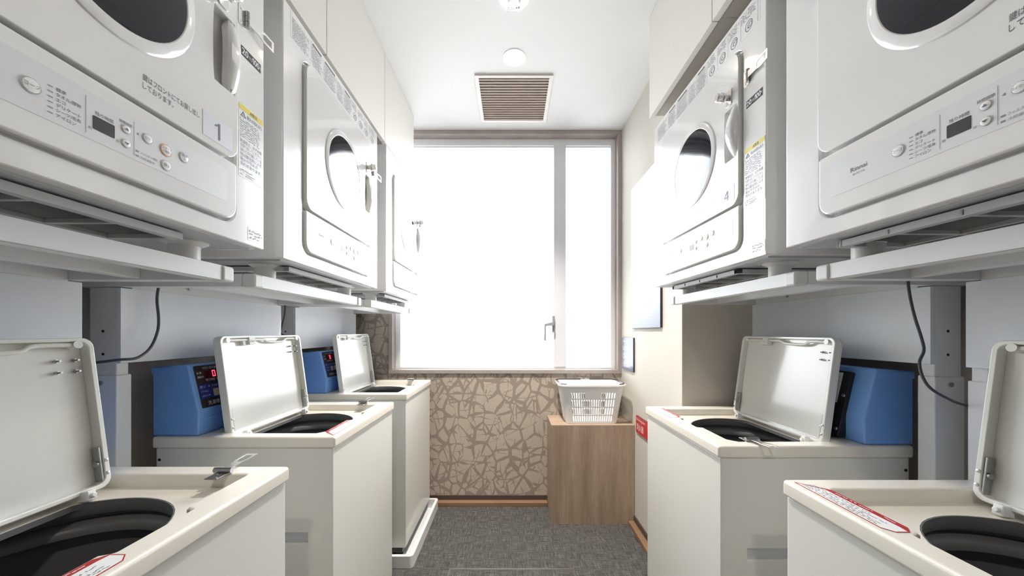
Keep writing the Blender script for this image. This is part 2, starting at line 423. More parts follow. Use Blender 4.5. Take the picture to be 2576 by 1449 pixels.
# ------------------------------------------------------------------ overhead cabinets
def cabinet(y0, y1, xf, side, label):
    """xf: distance of the door face from the aisle axis; side -1 left, +1 right"""
    o = empty('overhead_cabinet', (side * xf, (y0 + y1) / 2, 2.07)); hw = (y1 - y0) / 2
    b = MB(); d = XW - xf - .002
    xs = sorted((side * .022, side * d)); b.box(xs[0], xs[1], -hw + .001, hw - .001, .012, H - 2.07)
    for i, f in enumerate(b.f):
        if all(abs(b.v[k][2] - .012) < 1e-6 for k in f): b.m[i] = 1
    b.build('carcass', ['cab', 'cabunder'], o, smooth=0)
    b = MB(); xs = sorted((0, side * .02)); b.box(xs[0], xs[1], -hw + .0015, hw - .0015, 0, H - 2.07 - .001)
    b.build('cabinet_door', 'cab', o, bevel=.0015)
    return tag(o, label, 'cabinet', 'overhead cabinets')
cabinet(1.714, 2.222, .6136, -1, 'beige overhead cabinet on the left nearest the window')
cabinet(1.176, 1.714, .6136, -1, 'beige overhead cabinet above dryer number 2, middle of the left row')
cabinet(.62, 1.176, .6136, -1, 'beige overhead cabinet above the gap between dryers 1 and 2')
cabinet(1.05, YC - .002, .594, 1, 'beige overhead cabinet on the right above dryer number 4, nearest the window')
cabinet(.54, 1.05, .594, 1, 'beige overhead cabinet at the top right, second from the window')

# ------------------------------------------------------------------ dryer
DW, DH, DD = .65, .684, .56
def hasp_arm(b, L0, L1, w, th):
    """flat hasp arm with a slot, along +a from L0 to L1, centred on b=0"""
    m = L0 + (L1 - L0) * .45
    po = [(L0, -w * .7), (m, -w * .7), (m + .012, -w), (L1, -w), (L1, w), (m + .012, w), (m, w * .7), (L0, w * .7)]
    pi_ = [(m + .004, -w * .3), (m + .008, -w * .45), (m + .014, -w * .6), (L1 - .006, -w * .6), (L1 - .006, w * .6), (m + .014, w * .6), (m + .008, w * .45), (m + .004, w * .3)]
    b.ring(po, pi_, 0, th)
def make_dryer():
    root = empty('tumble_dryer', (0, 0, 0))
    # casing with a shallow pocket for door and control panel
    b = MB(); b.box(-DD, 0, 0, DW, 0, DH)
    c = MB(FRONT); c.prism(rrect(.088, .5625, .034, .592, .032), -.012, .02)
    body = b.build('casing', 'white', root, bevel=.004, cut=[c])
    # door with a pocket behind the grip
    b = MB(FRONT); b.prism(rrect(.0925, .558, .163, .588, (.03, .03, .034, .034)), -.011, .009)
    c = MB(FRONT); c.prism([(.500, .297), (.549, .297), (.549, .443), (.500, .443), (.498, .42), (.497, .37), (.498, .32)], -.009, .03)
    door = b.build('door', 'door', root, bevel=.005, seg=3, cut=[c])
    cx, cy = .324, .369
    b = MB(FRONT); T = Matrix.Translation((cx, cy, 0))
    b.lathe([(.113, .008), (.113, .012), (.115, .0135), (.128, .0128), (.1315, .0112), (.1335, .0088), (.1335, .008)], 72, 0, T, True)
    b.build('window_ring', 'white', door, smooth=25)
    b = MB(FRONT); b.lathe([(.114, .0085), (.114, .0125), (.105, .0129), (.07, .0133), (.03, .0136), (.001, .0137)], 64, 0, T)
    b.build('door_glass', 'glass', door, smooth=60)
    # bowed grip
    b = MB(FRONT); n = 14; vs = []
    for i in range(n + 1):
        t = i / n; z = .292 + .158 * t; bow = math.sin(PI * t)
        l = .541 - .022 * bow ** .7; hgt = .004 + .021 * bow ** .8
        for (a, c_) in ((.5555, -.006), (.5555, hgt * .55), (.550, hgt * .9), (.541, hgt), (l + .004, hgt * .95), (l, hgt * .75), (l + .004, max(-.006, hgt - .02))): vs.append((a, z, c_))
    fs = [(i * 7 + k, i * 7 + (k + 1) % 7, (i + 1) * 7 + (k + 1) % 7, (i + 1) * 7 + k) for i in range(n) for k in range(7)]
    fs += [tuple(reversed(range(7))), tuple(range(n * 7, n * 7 + 7))]
    b.add(vs, fs); b.build('door_handle', 'white', door, smooth=45)
    b = MB(FRONT)
    b.text('鍵はフロントにてお貸し出し', .366, .205, .0113, .0095, 0, wmax=.1, align='l'); b.text('しております。', .366, .192, .0113, .0095, 0, align='l', wmax=.05)
    b.build('door_lettering', 'ink', door, smooth=0)
    # control panel
    b = MB(FRONT); b.prism(rrect(.0925, .558, .0385, .1575, (.03, .03, .006, .006)), -.011, .007)
    cp = b.build('control_panel', 'white', root, bevel=.004, seg=3)
    b = MB(FRONT); b.prism(rrect(.12, .532, .071, .136, .006), .0065, .0074)
    f = b.build('control_film', 'inset', cp)
    C = .0078
    b = MB(FRONT)
    b.text('Rinnai', .175, .106, .0115, C, 0, sx=1.1); b.text('RDTC-53S', .175, .0965, .005, C, 1); b.build('logo', ['ink', 'inkgrey'], cp, smooth=0)
    b = MB(FRONT)
    for i, s in enumerate(('標準', 'タオル/厚物', 'エコ', 'デリケート', 'シーツ/毛布', 'アイロン')):
        z = .1145 - i * .0066; b.flat([(.2545, z - .0006), (.2595, z - .0006), (.2595, z + .0006), (.2545, z + .0006)], C, 1)
        b.text(s, .2625, z, .0054, C, 0, align='l', wmax=.026)
    for a in (.2935, .3545): b.flat([(a, .077), (a + .0006, .077), (a + .0006, .128), (a, .128)], C, 1)
    b.text('残り時間', .3155, .1105, .006, C, 0, wmax=.022); b.text('約', .2985, .0865, .0045, C, 0); b.text('分', .3325, .0865, .0045, C, 0)
    b.text('時間調節', .3435, .1185, .0052, C, 0, wmax=.0175)
    b.flat([(.3585, .1125), (.3615, .1145), (.3615, .1105)], C, 1)
    for z in (.0855, .0785): b.flat([(.3575, z - .0012), (.3615, z - .0012), (.3615, z + .0012), (.3575, z + .0012)], C, 1)
    b.text('フィルター掃除', .364, .0855, .0045, C, 1, align='l', wmax=.026); b.text('冷却運転中', .364, .0785, .0045, C, 1, align='l', wmax=.023)
    b.build('panel_lettering', ['ink', 'inkgrey'], cp, smooth=0)
    b = MB(FRONT); b.prism(rrect(.302, .3285, .0875, .106, .0012, 2), .007, .0079); b.build('time_display', 'blacklabel', cp, smooth=0)
    def button(a, z, r, lab, sz, outline='ring'):
        q = MB(FRONT); q.ring(circle(a, z, r, 28), circle(a, z, r * .9, 28), .007, .0084, 1)
        q.lathe([(r * .9, .007), (r * .86, .0088), (r * .4, .0094), (.0005, .0095)], 28, 0, Matrix.Translation((a, z, 0)))
        rows = lab.split('\n')
        for i, s in enumerate(rows):
            zz = z + (len(rows) - 1) * sz * .55 - i * sz * 1.1
            if s == '^': q.flat([(a - .003, z - .0015), (a + .003, z - .0015), (a, z + .002)], .0099, 2)
            elif s == 'v': q.flat([(a - .003, z + .0015), (a, z - .002), (a + .003, z + .0015)], .0099, 2)
            else: q.text(s, a, zz, sz, .0099, 2, wmax=r * 1.6)
        q.build('button', ['button', outline, 'inkblue'], cp, smooth=45)
    button(.239, .1025, .0095, 'コース', .006)
    button(.3435, .1095, .0062, '^', .004); button(.3435, .0885, .0062, 'v', .004)
    button(.3745, .1125, .0075, 'タイマー', .005)
    button(.4045, .1095, .0098, 'スタート\n一時停止', .0048, 'orange'); button(.4045, .0845, .0085, '停止', .006)
    button(.4365, .1135, .0088, '電源\n入', .0058)
    # printed strip along the top of the casing
    C = .0007
    b = MB(FRONT); rn = random.Random(3)
    b.prism(rrect(.032, .628, .603, .676, .003, 2), -.0005, .0003, 0)
    edges = [.036, .13, .2, .285, .335, .395, .45, .50, .555, .62]
    for i in range(len(edges) - 1):
        a0, a1 = edges[i] + .003, edges[i + 1] - .003
        if i in (1, 2, 4): b.prism(rrect(a0 + .004, a1 - .01, .666, .671, .0024, 3), .0003, .0006, 1)
        if i < 5: b.bars(a0, a1, .606, .664, 14, C, 1, rn, .85)
        else:
            b.bars(a0, a1, .645, .672, 6, C, 1, rn, .8)
            q = (a0 + a1) / 2
            b.ring(circle(q, .624, .014, 20), circle(q, .624, .0125, 20), .0003, .0006, 1); b.ring(circle(q + .003, .624, .008, 16), circle(q + .003, .624, .0068, 16), .0003, .0006, 1)
            b.bars(q - .008, q + .008, .618, .63, 3, C, 1, rn, .6)
        b.flat([(a1 + .003, .606), (a1 + .0036, .606), (a1 + .0036, .672), (a1 + .003, .672)], C, 1)
    b.build('instruction_strip', ['white', 'ink'], root, smooth=0)
    # price label
    b = MB(FRONT); b.prism(rrect(.578, .637, .4065, .4265, .0006, 2), 0, .0006, 0)
    
    for k in (-.0005, 0, .0005):
        b.text('20', .5885 + k, .4165, .019, .001 + k * .1, 1, wmax=.018); b.text('00', .6235 + k, .4165, .019, .001 + k * .1, 1, wmax=.0155)
    b.flat([(.6125, .4098), (.6147, .4098), (.6147, .4233), (.6132, .4233), (.6108, .4212), (.6108, .4195), (.6125, .4205)], .001, 1)
    pass; b.text('分', .6035, .4155, .0085, .001, 1); b.text('/', .6095, .4165, .016, .001, 1)
    b.text('円', .6335, .4155, .0065, .001, 1)
    b.build('price_label', ['blacklabel', 'inkwhite'], root, smooth=0)
    # warning label
    b = MB(FRONT); a0, a1, s0, s1 = .571, .6455, .143, .3
    b.prism(rrect(a0, a1, s0, s1, .001, 2), 0, .0005, 0)
    b.flat([(a0 + .001, s1 - .012), (a1 - .001, s1 - .012), (a1 - .001, s1 - .001), (a0 + .001, s1 - .001)], .0008, 1)
    b.ring([(.602, s1 - .0095), (.609, s1 - .0095), (.6055, s1 - .0035)], [(.6035, s1 - .0087), (.6075, s1 - .0087), (.6055, s1 - .0052)], .0005, .0011, 2)
    b.text('警告', .617, s1 - .0065, .0085, .0012, 2)
    b.ring([(.576, s1 - .0265), (.591, s1 - .0265), (.5835, s1 - .0145)], [(.578, s1 - .0253), (.589, s1 - .0253), (.5835, s1 - .0167)], .0005, .001, 2)
    b.text('火', .5835, s1 - .0225, .006, .0011, 2)
    b.text('発火の恐れあり', .594, s1 - .021, .0095, .001, 2, align='l', wmax=.046)
    b.bars(a0 + .003, a1 - .003, s1 - .072, s1 - .029, 9, .001, 3, random.Random(5), .85)
    for i, s in enumerate(('乾燥後は、必ず衣類', 'を取り出してください。', '油などが付着している', '物は酸化熱による', '発火や引火の', '恐れがあります。')):
        b.text(s, a0 + .004, s1 - .079 - i * .0097, .0088, .001, 3, align='l', wmax=.064)
    b.bars(a0 + .003, a1 - .02, s0 + .003, s0 + .018, 3, .001, 3, random.Random(6), .85)
    b.build('warning_label', ['paper', 'yellow', 'ink', 'inkgrey'], root, smooth=0)
    # small maker's label low on the casing
    b = MB(FRONT); b.prism(rrect(.597, .6455, .011, .04, .0008, 2), 0, .0005, 0); b.bars(.601, .641, .015, .036, 3, .0009, 1, random.Random(8), .8)
    b.build('service_label', ['paper', 'inkgrey'], root, smooth=0)
    # staple lock on the door
    b = MB(FRONT); b.prism(rrect(.507, .531, .452, .497, .004, 3), .009, .0115)
    lk = b.build('lock_plate', 'chrome', root, bevel=.0008)
    b = MB(FRONT); T = Matrix.Translation((.517, .476, 0))
    b.lathe([(.009, .011), (.009, .020), (.0125, .022), (.0125, .027), (.008, .0285), (.008, .033)], 20, 0, T)
    b.lathe([(.011, .033), (.0115, .036), (.0115, .043), (.009, .046)], 20, 0, T)
    b.box(.513, .521, .462, .49, .024, .033)
    b.build('lock_knob', 'chrome', lk, bevel=.0008)
    # hasp with arm standing off the casing
    b = MB(FRONT); b.prism(rrect(.569, .59, .468, .51, .003, 3), 0, .002)
    for z in (.475, .503): b.lathe([(.0028, .002), (.0024, .003), (.0005, .0033)], 12, 0, Matrix.Translation((.576, z, 0)))
    hp = b.build('hasp_plate', 'chrome', root, bevel=.0005)
    b = MB(FRONT)
    for z in (.472, .4835, .495): b.cyl((.5895, z, .005), (.5895, z + .0108, .005), .0048, 14)
    b.build('hasp_knuckle', 'darksteel', hp, smooth=40)
    A = FRONT @ Matrix.Translation((.5895, .489, .006)) @ Matrix.Rotation(math.radians(-2.5), 4, 'Y')
    b = MB(A); hasp_arm(b, 0, .077, .0125, .0018); b.build('hasp_arm', 'chrome', hp, bevel=.0004)
    # underside: filter tray, sheet and feet
    b = MB(); b.box(-.55, -.02, .02, DW - .02, -.003, .0); b.build('underside_plate', 'galv', root)
    b = MB(); x0, x1, y0, y1 = -.43, -.038, .085, .485
    for (p, q, r, s) in ((x0, x1, y0, y0 + .016), (x0, x1, y1 - .016, y1), (x1 - .016, x1, y0, y1), (x0, x0 + .016, y0, y1)): b.box(p, q, r, s, -.019, -.006)
    for i in (1, 2, 3): b.box(x0, x1, y0 + (y1 - y0) * i / 4 - .004, y0 + (y1 - y0) * i / 4 + .004, -.018, -.008)
    for i in (1, 2): b.box(x0 + (x1 - x0) * i / 3 - .004, x0 + (x1 - x0) * i / 3 + .004, y0, y1, -.018, -.008)
    ft = b.build('filter_frame', 'filter', root, bevel=.001)
    b = MB(); b.box(x0 + .01, x1 - .01, y0 + .01, y1 - .01, -.011, -.009); b.build('filter_mesh', 'mesh', ft, smooth=0)
    for y in (.085, .56):
        for x in (-.105, -.47):
            b = MB(); b.lathe([(.026, -.04), (.026, -.012), (.04, -.005), (.04, 0)], 24, 0, Matrix.Translation((x, y, -.0))); b.build('foot', 'foot', root, smooth=40)
    return root
def number_label(parent, s):
    b = MB(FRONT); b.prism(rrect(.473, .542, .176, .222, .0006, 2), .0085, .0096, 0)
    if s == '1':
        for q in ([(.5075, .183), (.5115, .183), (.5115, .2145), (.5075, .2145)], [(.4995, .2085), (.4995, .2055), (.5075, .2085), (.5075, .2145), (.506, .2115)]): b.flat(q, .0101, 1)
    else: b.text({'2': '２', '3': '３', '4': '４'}[s], .508, .199, .037, .0101, 1, sx=.95)
    return b.build('number_label', ['palelabel', 'inkblue'], parent, smooth=0)

dry = make_dryer()
DRY = [  # x, y, yaw of local +y, label, number
    (-.582, .184, 0, 'white coin tumble dryer numbered 1, cropped at the upper left', '1'),
    (-.595, .921, 0, 'white coin tumble dryer numbered 2, middle of the left row', '2'),
    (-.585, 1.652, 0, 'white tumble dryer on the left closest to the window', '3'),
    (.6157, 1.530, PI + .0277, 'white coin tumble dryer numbered 4 with round window, on the right below the cabinets', '4'),
    (.630, .815, PI + .026, 'white tumble dryer cropped at the upper right with control film facing the aisle', None)]
parts = []
for i, (x, y, rz, lab, num) in enumerate(DRY):
    o = dry if i == 0 else copy_tree(dry)
    parts.append(o)
for o, (x, y, rz, lab, num) in zip(parts, DRY):
    o.location = (x, y, ZD); o.rotation_euler = (0, 0, rz); tag(o, lab, 'dryer', 'tumble dryers')
    d = [c for c in o.children if c.name.startswith('door')][0]
    if num: number_label(d, num)

# ------------------------------------------------------------------ dryer stand
def make_stand():
    r = empty('dryer_stand', (0, 0, 0)); Z = ZD
    t, u = Z - .0405, Z - .074
    b = MB(); b.box(-.105, -.075, .03, .62, u, t); b.box(-.1, -.08, .035, .615, u - .0015, u)
    b.build('front_rail', 'rail', r, bevel=.0015)
    for y0, y1 in ((-.002, .032), (.618, .652)):
        b = MB(); b.box(-.107, -.071, y0, y1, u - .002, t + .0005); b.build('end_cap', 'foot', r, bevel=.006, seg=3)
    for y0, y1 in ((0, .03), (.62, .65)):
        b = MB(); b.box(-.54, -.107, y0, y1, u, t); sr = b.build('side_rail', 'rail', r, bevel=.0015)
        yy = y0 - .0005 if y0 < .1 else y1 + .0005
        s = -1 if y0 < .1 else 1
        b = MB(); b.cyl((-.135, yy, (u + t) / 2), (-.135, yy + s * .003, (u + t) / 2), .005, 16); b.build('screw', 'steel', sr, smooth=40)
    b = MB(); b.box(-.44, -.425, .03, .62, u, t); b.box(-.43, -.424, .03, .62, u - .004, u); rr = b.build('rear_rail', 'rail', r, bevel=.001)
    b = MB(); b.cyl((-.425, .2, u + .017), (-.421, .2, u + .017), .005, 14); b.build('screw', 'steel', rr, smooth=40)
    b = MB(); b.box(-.29, -.26, .03, .62, u + .004, t - .004); b.build('middle_rail', 'rail', r, bevel=.001)
    b = MB(); b.box(-.436, -.425, .003, .647, Z - .274, Z - .0765); b.build('back_panel', 'panel', r, bevel=.001)
    for y0, y1, s in ((.004, .034, -1), (.616, .646, 1)):
        b = MB(); b.box(-.508, -.437, y0, y1, Z - .33, Z - .0745)
        ps = b.build('post', 'rail', r, bevel=.003)
        b = MB(); ye = y0 if s < 0 else y1
        for z in (Z - .19, Z - .25):
            b = MB(); b.cyl((-.472, ye - s * .001, z), (-.472, ye + s * .0006, z), .0035, 12); b.build('hole', 'black', ps, smooth=0)
        b = MB(); b.box(-.512, -.433, y0 - .004, y1 + .004, 0.0, Z - .305); sl = b.build('lower_post', 'rail', r, bevel=.003)
        b = MB(); ye = y0 - .004 if s < 0 else y1 + .004
        b.cyl((-.472, ye, Z - .325), (-.472, ye + s * .004, Z - .325), .006, 16); b.build('screw', 'steel', sl, smooth=40)
    return r
st = make_stand()
SL = ['white steel dryer stand at the left edge under dryer 1', 'white steel dryer stand under dryer 2, middle of the left row',
      'white steel dryer stand on the left nearest the window', 'white steel dryer stand under dryer 4 on the right, farther from the viewer', 'white steel dryer stand at the right edge, nearest the viewer']
sts = [st] + [copy_tree(st) for _ in range(4)]
for k, o in enumerate(sts):      # hidden far posts stand closer to the wall, clear of the washers
    for c in o.children:
        if c.name.startswith(('post', 'lower_post')):
            ym = sum(v.co.y for v in c.data.vertices) / len(c.data.vertices)
            if (k < 3 and ym > .3) or (k == 3 and ym < .3): c.location.x = -.07
for o, (x, y, rz, lab, num), l in zip(sts, DRY, SL):
    o.location = (x, y, 0); o.rotation_euler = (0, 0, rz); tag(o, l, 'stand', 'dryer stands')

# ------------------------------------------------------------------ washer
WW, WD, WH = .53, .54, .84
TOP = Matrix(((0, 1, 0, 0), (1, 0, 0, 0), (0, 0, -1, 0), (0, 0, 0, 1)))
def dshape(r, cut, cx=-.25, cy=.265, n=48):
    out = []
    for i in range(n):
        t = 2 * PI * i / n; x, y = cx + r * math.cos(t), cy + r * math.sin(t)
        out.append((max(x, cut), y))
    return out
def make_washer():
    r = empty('washing_machine', (0, 0, 0))
    b = MB(); b.box(-.532, -.008, .004, WW - .004, .064, .8065)
    c = MB(); c.prism(circle(-.25, .265, .215, 48), .3, .9)
    cut = [c]
    for y0, y1 in ((-.02, .03), (WW - .03, WW + .02)):
        c = MB(); c.box(-.2, -.082, y0, y1, .526, .554); cut.append(c)
    body = b.build('cabinet', 'cream', r, bevel=.005, seg=2, cut=cut)
    for y in (.012, WW - .012):
        b = MB(); b.box(-.2005, -.0815, y - .001, y + .001, .5255, .5545)
        b.build('grip_recess', 'ring', body, smooth=0)
    for y in (.0045, WW - .0045):
        b = MB(); b.cyl((-.52, y - .001, .772), (-.52, y + .001, .772), .0045, 14); b.build('plug_hole', 'black', body, smooth=0)
    b = MB(); b.box(-.525, -.03, .02, WW - .02, .03, .065); b.build('base', 'black', r, bevel=.003)
    for x in (-.06, -.49):
        for y in (.05, WW - .05):
            b = MB(); b.lathe([(.024, .004), (.024, .014), (.016, .018), (.016, .032)], 20, 0, Matrix.Translation((x, y, 0))); b.build('foot', 'black', r, smooth=40)
    # top frame: rim, lid recess with finger notch, D shaped opening
    b = MB(); b.box(-WD, 0, 0, WW, .806, WH)
    c = MB()
    P = [(-.372, .05)] + [(-.372, .48)]
    rr = []
    def arc(cx, cy, ra, t0, t1, n=5): return [(cx + ra * math.cos(t0 + (t1 - t0) * i / n), cy + ra * math.sin(t0 + (t1 - t0) * i / n)) for i in range(n + 1)]
    X, Xn, Y0, Y1, n0, n1 = -.064, -.048, .046, .484, .205, .335
    poly = [(-.372, Y0), (X - .012, Y0)] + arc(X - .012, Y0 + .012, .012, -PI / 2, 0) + [(X, n0 - .004)] + arc(Xn - .008, n0 + .008, .008, -PI / 2 + .6, 0)
    poly += arc(Xn - .008, n1 - .008, .008, 0, PI / 2 - .6) + [(X, n1 + .004)] + arc(X - .012, Y1 - .012, .012, 0, PI / 2) + [(-.372, Y1)]
    c.prism(poly, .811, .95)
    e = MB(); n = len(poly); mx, my = (-.372 + Xn) / 2, WW / 2
    big = [(mx + (x - mx) * 1.05, my + (y - my) * 1.036) for x, y in poly]
    e.add([(x, y, .8335) for x, y in poly] + [(x, y, .8425) for x, y in big], [tuple(reversed(range(n))), tuple(range(n, 2 * n))] + [(i, (i + 1) % n, n + (i + 1) % n, n + i) for i in range(n)])
    d = MB(); d.prism(dshape(.171, -.345), .7, .9)
    tf = b.build('top_frame', 'creamtop', r, pre=.007, seg=3, cut=[c, e, d], smooth=56)
    b = MB(); b.ring(dshape(.1712, -.3452), dshape(.1685, -.3425), .80, .8105); b.build('opening_gasket', 'tub', tf, smooth=40)
    prof = [(.1685, .805), (.168, .79), (.172, .784), (.19, .78), (.19, .772), (.172, .766), (.166, .758), (.166, .748), (.175, .742), (.196, .738), (.196, .60), (.19, .56), (.15, .53), (.03, .53), (.02, .56), (.0005, .565)]
    b = MB(Matrix.Translation((-.25, .265, 0))); b.lathe(prof, 64); del_caps = b.f[-2:]
    b.f = b.f[:-2]; b.m = b.m[:-2]
    b.build('wash_tub', 'tub', r, smooth=40)
    # warning sticker on the front rim
    zt = WH + .0003
    S = Matrix(((0, 1, 0, 0), (1, 0, 0, 0), (0, 0, 1, zt), (0, 0, 0, 1)))   # a -> y, b -> x
    b = MB(S)
    o_ = [(.017, -.013), (.19, -.013), (.203, -.024), (.203, -.046), (.19, -.057), (.055, -.057)]
    i_ = [(.021, -.0145), (.1893, -.0145), (.2015, -.0246), (.2015, -.044), (.188, -.046), (.052, -.046)]
    b.ring(o_, i_, 0, .0005, 0); b.flat(list(reversed(i_)), .0003, 1)
    b.bars(.03, .19, -.0435, -.0165, 5, .0006, 2, random.Random(4), .85)
    b.bars(.07, .15, -.0545, -.0485, 1, .0008, 1, random.Random(9), .85)
    b.bars(.158, .186, -.0545, -.0485, 1, .0008, 1, random.Random(2), .85)
    b.build('warning_sticker', ['red', 'paper', 'inkgrey'], r, smooth=0)
    # hasp lying over the side
    b = MB(); b.box(-.132, -.105, .452, .485, WH, WH + .002)
    for y in (.458, .476): b.lathe([(.003, 0), (.0025, .001), (.0005, .0013)], 10, 0, Matrix.Translation((-.118 + .006 * (1 if y < .47 else -1), y, WH + .002)))
    hp = b.build('hasp_plate', 'darksteel', r, bevel=.0005)
    b = MB(); b.cyl((-.139, .488, WH + .0065), (-.101, .488, WH + .0065), .006, 16); b.build('hasp_knuckle', 'darksteel', hp, smooth=40)
    A = Matrix.Translation((-.12, .488, WH + .0055)) @ Matrix.Rotation(PI / 2, 4, 'Z') @ Matrix.Rotation(math.radians(-4), 4, 'Y')
    b = MB(A); hasp_arm(b, 0, .088, .014, .0016); b.build('hasp_arm', 'chrome', hp, bevel=.0003)
    # open lid: a -> y, b -> up along the lid, c -> towards the front
    th = math.atan2(.042, .313)
    A = Matrix.Translation((-.358, .05, .822)) @ Matrix.Rotation(-th, 4, 'Y') @ FRONT
    LW, LH = .417, .316
    b = MB(A); po = rrect(0, LW, 0, LH, (.02, .02, .02, .02)); pi2 = rrect(.011, LW - .011, .009, LH - .008, .014)
    b.prism(po, -.005, .0)
    b.ring(po, pi2, -.001, .019)
    lid = b.build('lid', 'lid', r, bevel=.0035, seg=2)
    b = MB(A); yb = LH - .014
    b.tube([(.03, yb, .014), (.14, yb, .013), (.2, yb - .001, .013), (.225, yb - .009, .012), (.30, yb - .010, .012), (.325, yb, .013), (.385, yb, .014)], .0048, 8, sub=5)
    for a in (.03, .388): b.cyl((a, yb, .002), (a, yb, .021), .008, 14)
    b.build('lid_grip_bar', 'lid', lid, smooth=50)
    b = MB(A); b.box(.12, .148, LH - .031, LH - .005, .004, .0215); b.box(.1, .113, LH - .032, LH - .014, .002, .014)
    for a in (.128, .139): b.ring(circle(a, LH - .02, .0042, 14), circle(a, LH - .02, .0026, 14), .0215, .0225)
    b.build('lid_switch', 'rail', lid, bevel=.001)
    for a in (.362, .392):
        for z in (LH - .045, LH - .068):
            b = MB(A); b.cyl((a, z, 0), (a, z, .013), .002, 8); b.cyl((a, z, .003), (a, z, .007), .004, 6); b.build('bolt', 'darksteel', lid, smooth=0)
    for a in (.006, LW - .006):
        for z in (.028, .055):
            b = MB(A); b.lathe([(.0038, .0188), (.0032, .0205), (.0005, .021)], 12, 0, Matrix.Translation((a, z, 0))); b.build('screw', 'steel', lid, smooth=40)
    for a, s in ((.012, 1), (LW - .012, -1)):
        b = MB(A); b.box(min(a, a + s * .004), max(a, a + s * .004), .012, .085, .003, .017)
        b.cyl((a, .05, .01), (a + s * .008, .05, .01), .006, 12); b.build('hinge_plate', 'darksteel', lid, bevel=.001)
    for a in (.05, LW - .05):
        b = MB(A); b.prism([(a - .009, -.012), (a + .009, -.012), (a + .007, .008), (a - .007, .008)], .012, .034)
        b.cyl((a, -.002, .02), (a, -.002, .04), .005, 12); b.build('lid_catch', 'rail', lid, bevel=.002)
    # coin box at the back
    prof = [(-.412, WH), (-.412, WH + .07), (-.445, WH + .212), (-.549, WH + .205), (-.549, WH)]
    K = Matrix(((1, 0, 0, 0), (0, 0, 1, 0), (0, 1, 0, 0), (0, 0, 0, 1)))
    b = MB(K); b.prism(prof, .012, .52)
    cb = b.build('coin_box', 'blue', r, bevel=.005, seg=3)
    # box lid lip
    b = MB(); b.box(-.551, -.452, .0105, .5215, WH + .184, WH + .204); b.build('coin_box_cover', 'blue', cb, bevel=.002)
    d = Vector((-.033, 0, .142)); sl = d.length; d.normalize(); nrm = Vector((d.z, 0, -d.x))
    F = Matrix(((0, d.x, nrm.x, -.412), (1, 0, 0, 0), (0, d.z, nrm.z, WH + .07), (0, 0, 0, 1)))  # a->y, b->up the slope, c->out
    b = MB(F); b.prism(rrect(.028, .245, .008, .139, .004, 3), -.001, .0012, 0)
    b.flat([(.031, .036), (.242, .036), (.242, .08), (.031, .08)], .0016, 1)
    C = .002
    b.prism(rrect(.062, .135, .099, .122, .001, 2), .0012, .0018, 3)
    b.text('ただいまの金額 円', .056, .1305, .0085, C, 2, align='l', wmax=.1)
    b.text('金 額', .033, .1165, .0075, C, 2, align='l'); b.text('運転中', .033, .1035, .0075, C, 2, align='l', wmax=.024)
    b.text('残り時間（分）', .06, .092, .0085, C, 2, align='l', wmax=.07)
    b.text('洗 い', .034, .0725, .009, .0022, 2, align='l', wmax=.026); b.text('▶', .067, .0725, .007, .0022, 2); b.text('すすぎ', .076, .0725, .008, .0022, 2, align='l'); b.text('▶', .112, .0725, .007, .0022, 2); b.text('脱水', .12, .0725, .008, .0022, 2, align='l')
    b.text('ソフト仕上', .034, .0585, .0065, .0022, 2, align='l', wmax=.026); b.text('ふたロック中', .034, .0445, .0065, .0022, 2, align='l', wmax=.03)
    for a in (.078, .115, .152): b.prism(rrect(a, a + .025, .039, .062, .001, 2), .0012, .0032, 4)
    b.text('洗濯槽シャワー', .05, .021, .0145, C, 2, align='l', wmax=.11)
    b.build('display_panel', ['blacklabel', 'bluefilm', 'inkwhite', 'leddark', 'key'], cb, smooth=0)
    b = MB(F); 
    for (p, q, rr_, s) in ((.1035, .1085, .119, .1215), (.1035, .1085, .0985, .101)): pass
    a0, z0_, wd, hh, tk = .088, .1005, .0115, .02, .0026
    b.flat([(a0, z0_), (a0 + wd, z0_), (a0 + wd, z0_ + tk), (a0, z0_ + tk)], .0022); b.flat([(a0, z0_ + hh - tk), (a0 + wd, z0_ + hh - tk), (a0 + wd, z0_ + hh), (a0, z0_ + hh)], .0022)
    for q in (a0, a0 + wd - tk): b.flat([(q, z0_), (q + tk, z0_), (q + tk, z0_ + hh), (q, z0_ + hh)], .0022)
    b.build('digit', 'led', cb, smooth=0)
    # ribs below the panel
    for z in (.047, .06):
        b = MB(); b.box(-.4125, -.409, .03, .25, WH + z - .002, WH + z + .002); b.build('rib', 'blue', cb, bevel=.0015)
    # black coin plate with notice
    b = MB(F); b.prism(rrect(.27, .465, -.066, .128, .006, 3), -.03, .011, 0); pl = b.build('coin_plate', 'black', cb, bevel=.002)
    b = MB(F); b.prism(rrect(.28, .44, .03, .122, .001, 2), .011, .0122, 0)
    for i, s in enumerate(('硬貨を入れると動きます。', 'おつりは出ません。ます。')):
        pass
    b.text('ます。', .434, .112, .012, .0126, 1, align='r'); b.text('ます。', .434, .098, .012, .0126, 1, align='r')
    b.bars(.285, .395, .093, .117, 2, .0126, 1, random.Random(12), .9, cell=.01); b.bars(.285, .43, .04, .085, 4, .0126, 1, random.Random(13), .7, cell=.009)
    b.build('notice', ['paper', 'ink'], pl, smooth=0)
    for z in (.055, -.045):
        b = MB(F); b.lathe([(.005, .011), (.004, .014), (.0005, .0145)], 14, 0, Matrix.Translation((.456, z, 0))); b.build('screw', 'steel', pl, smooth=40)
    return r
wash = make_washer()
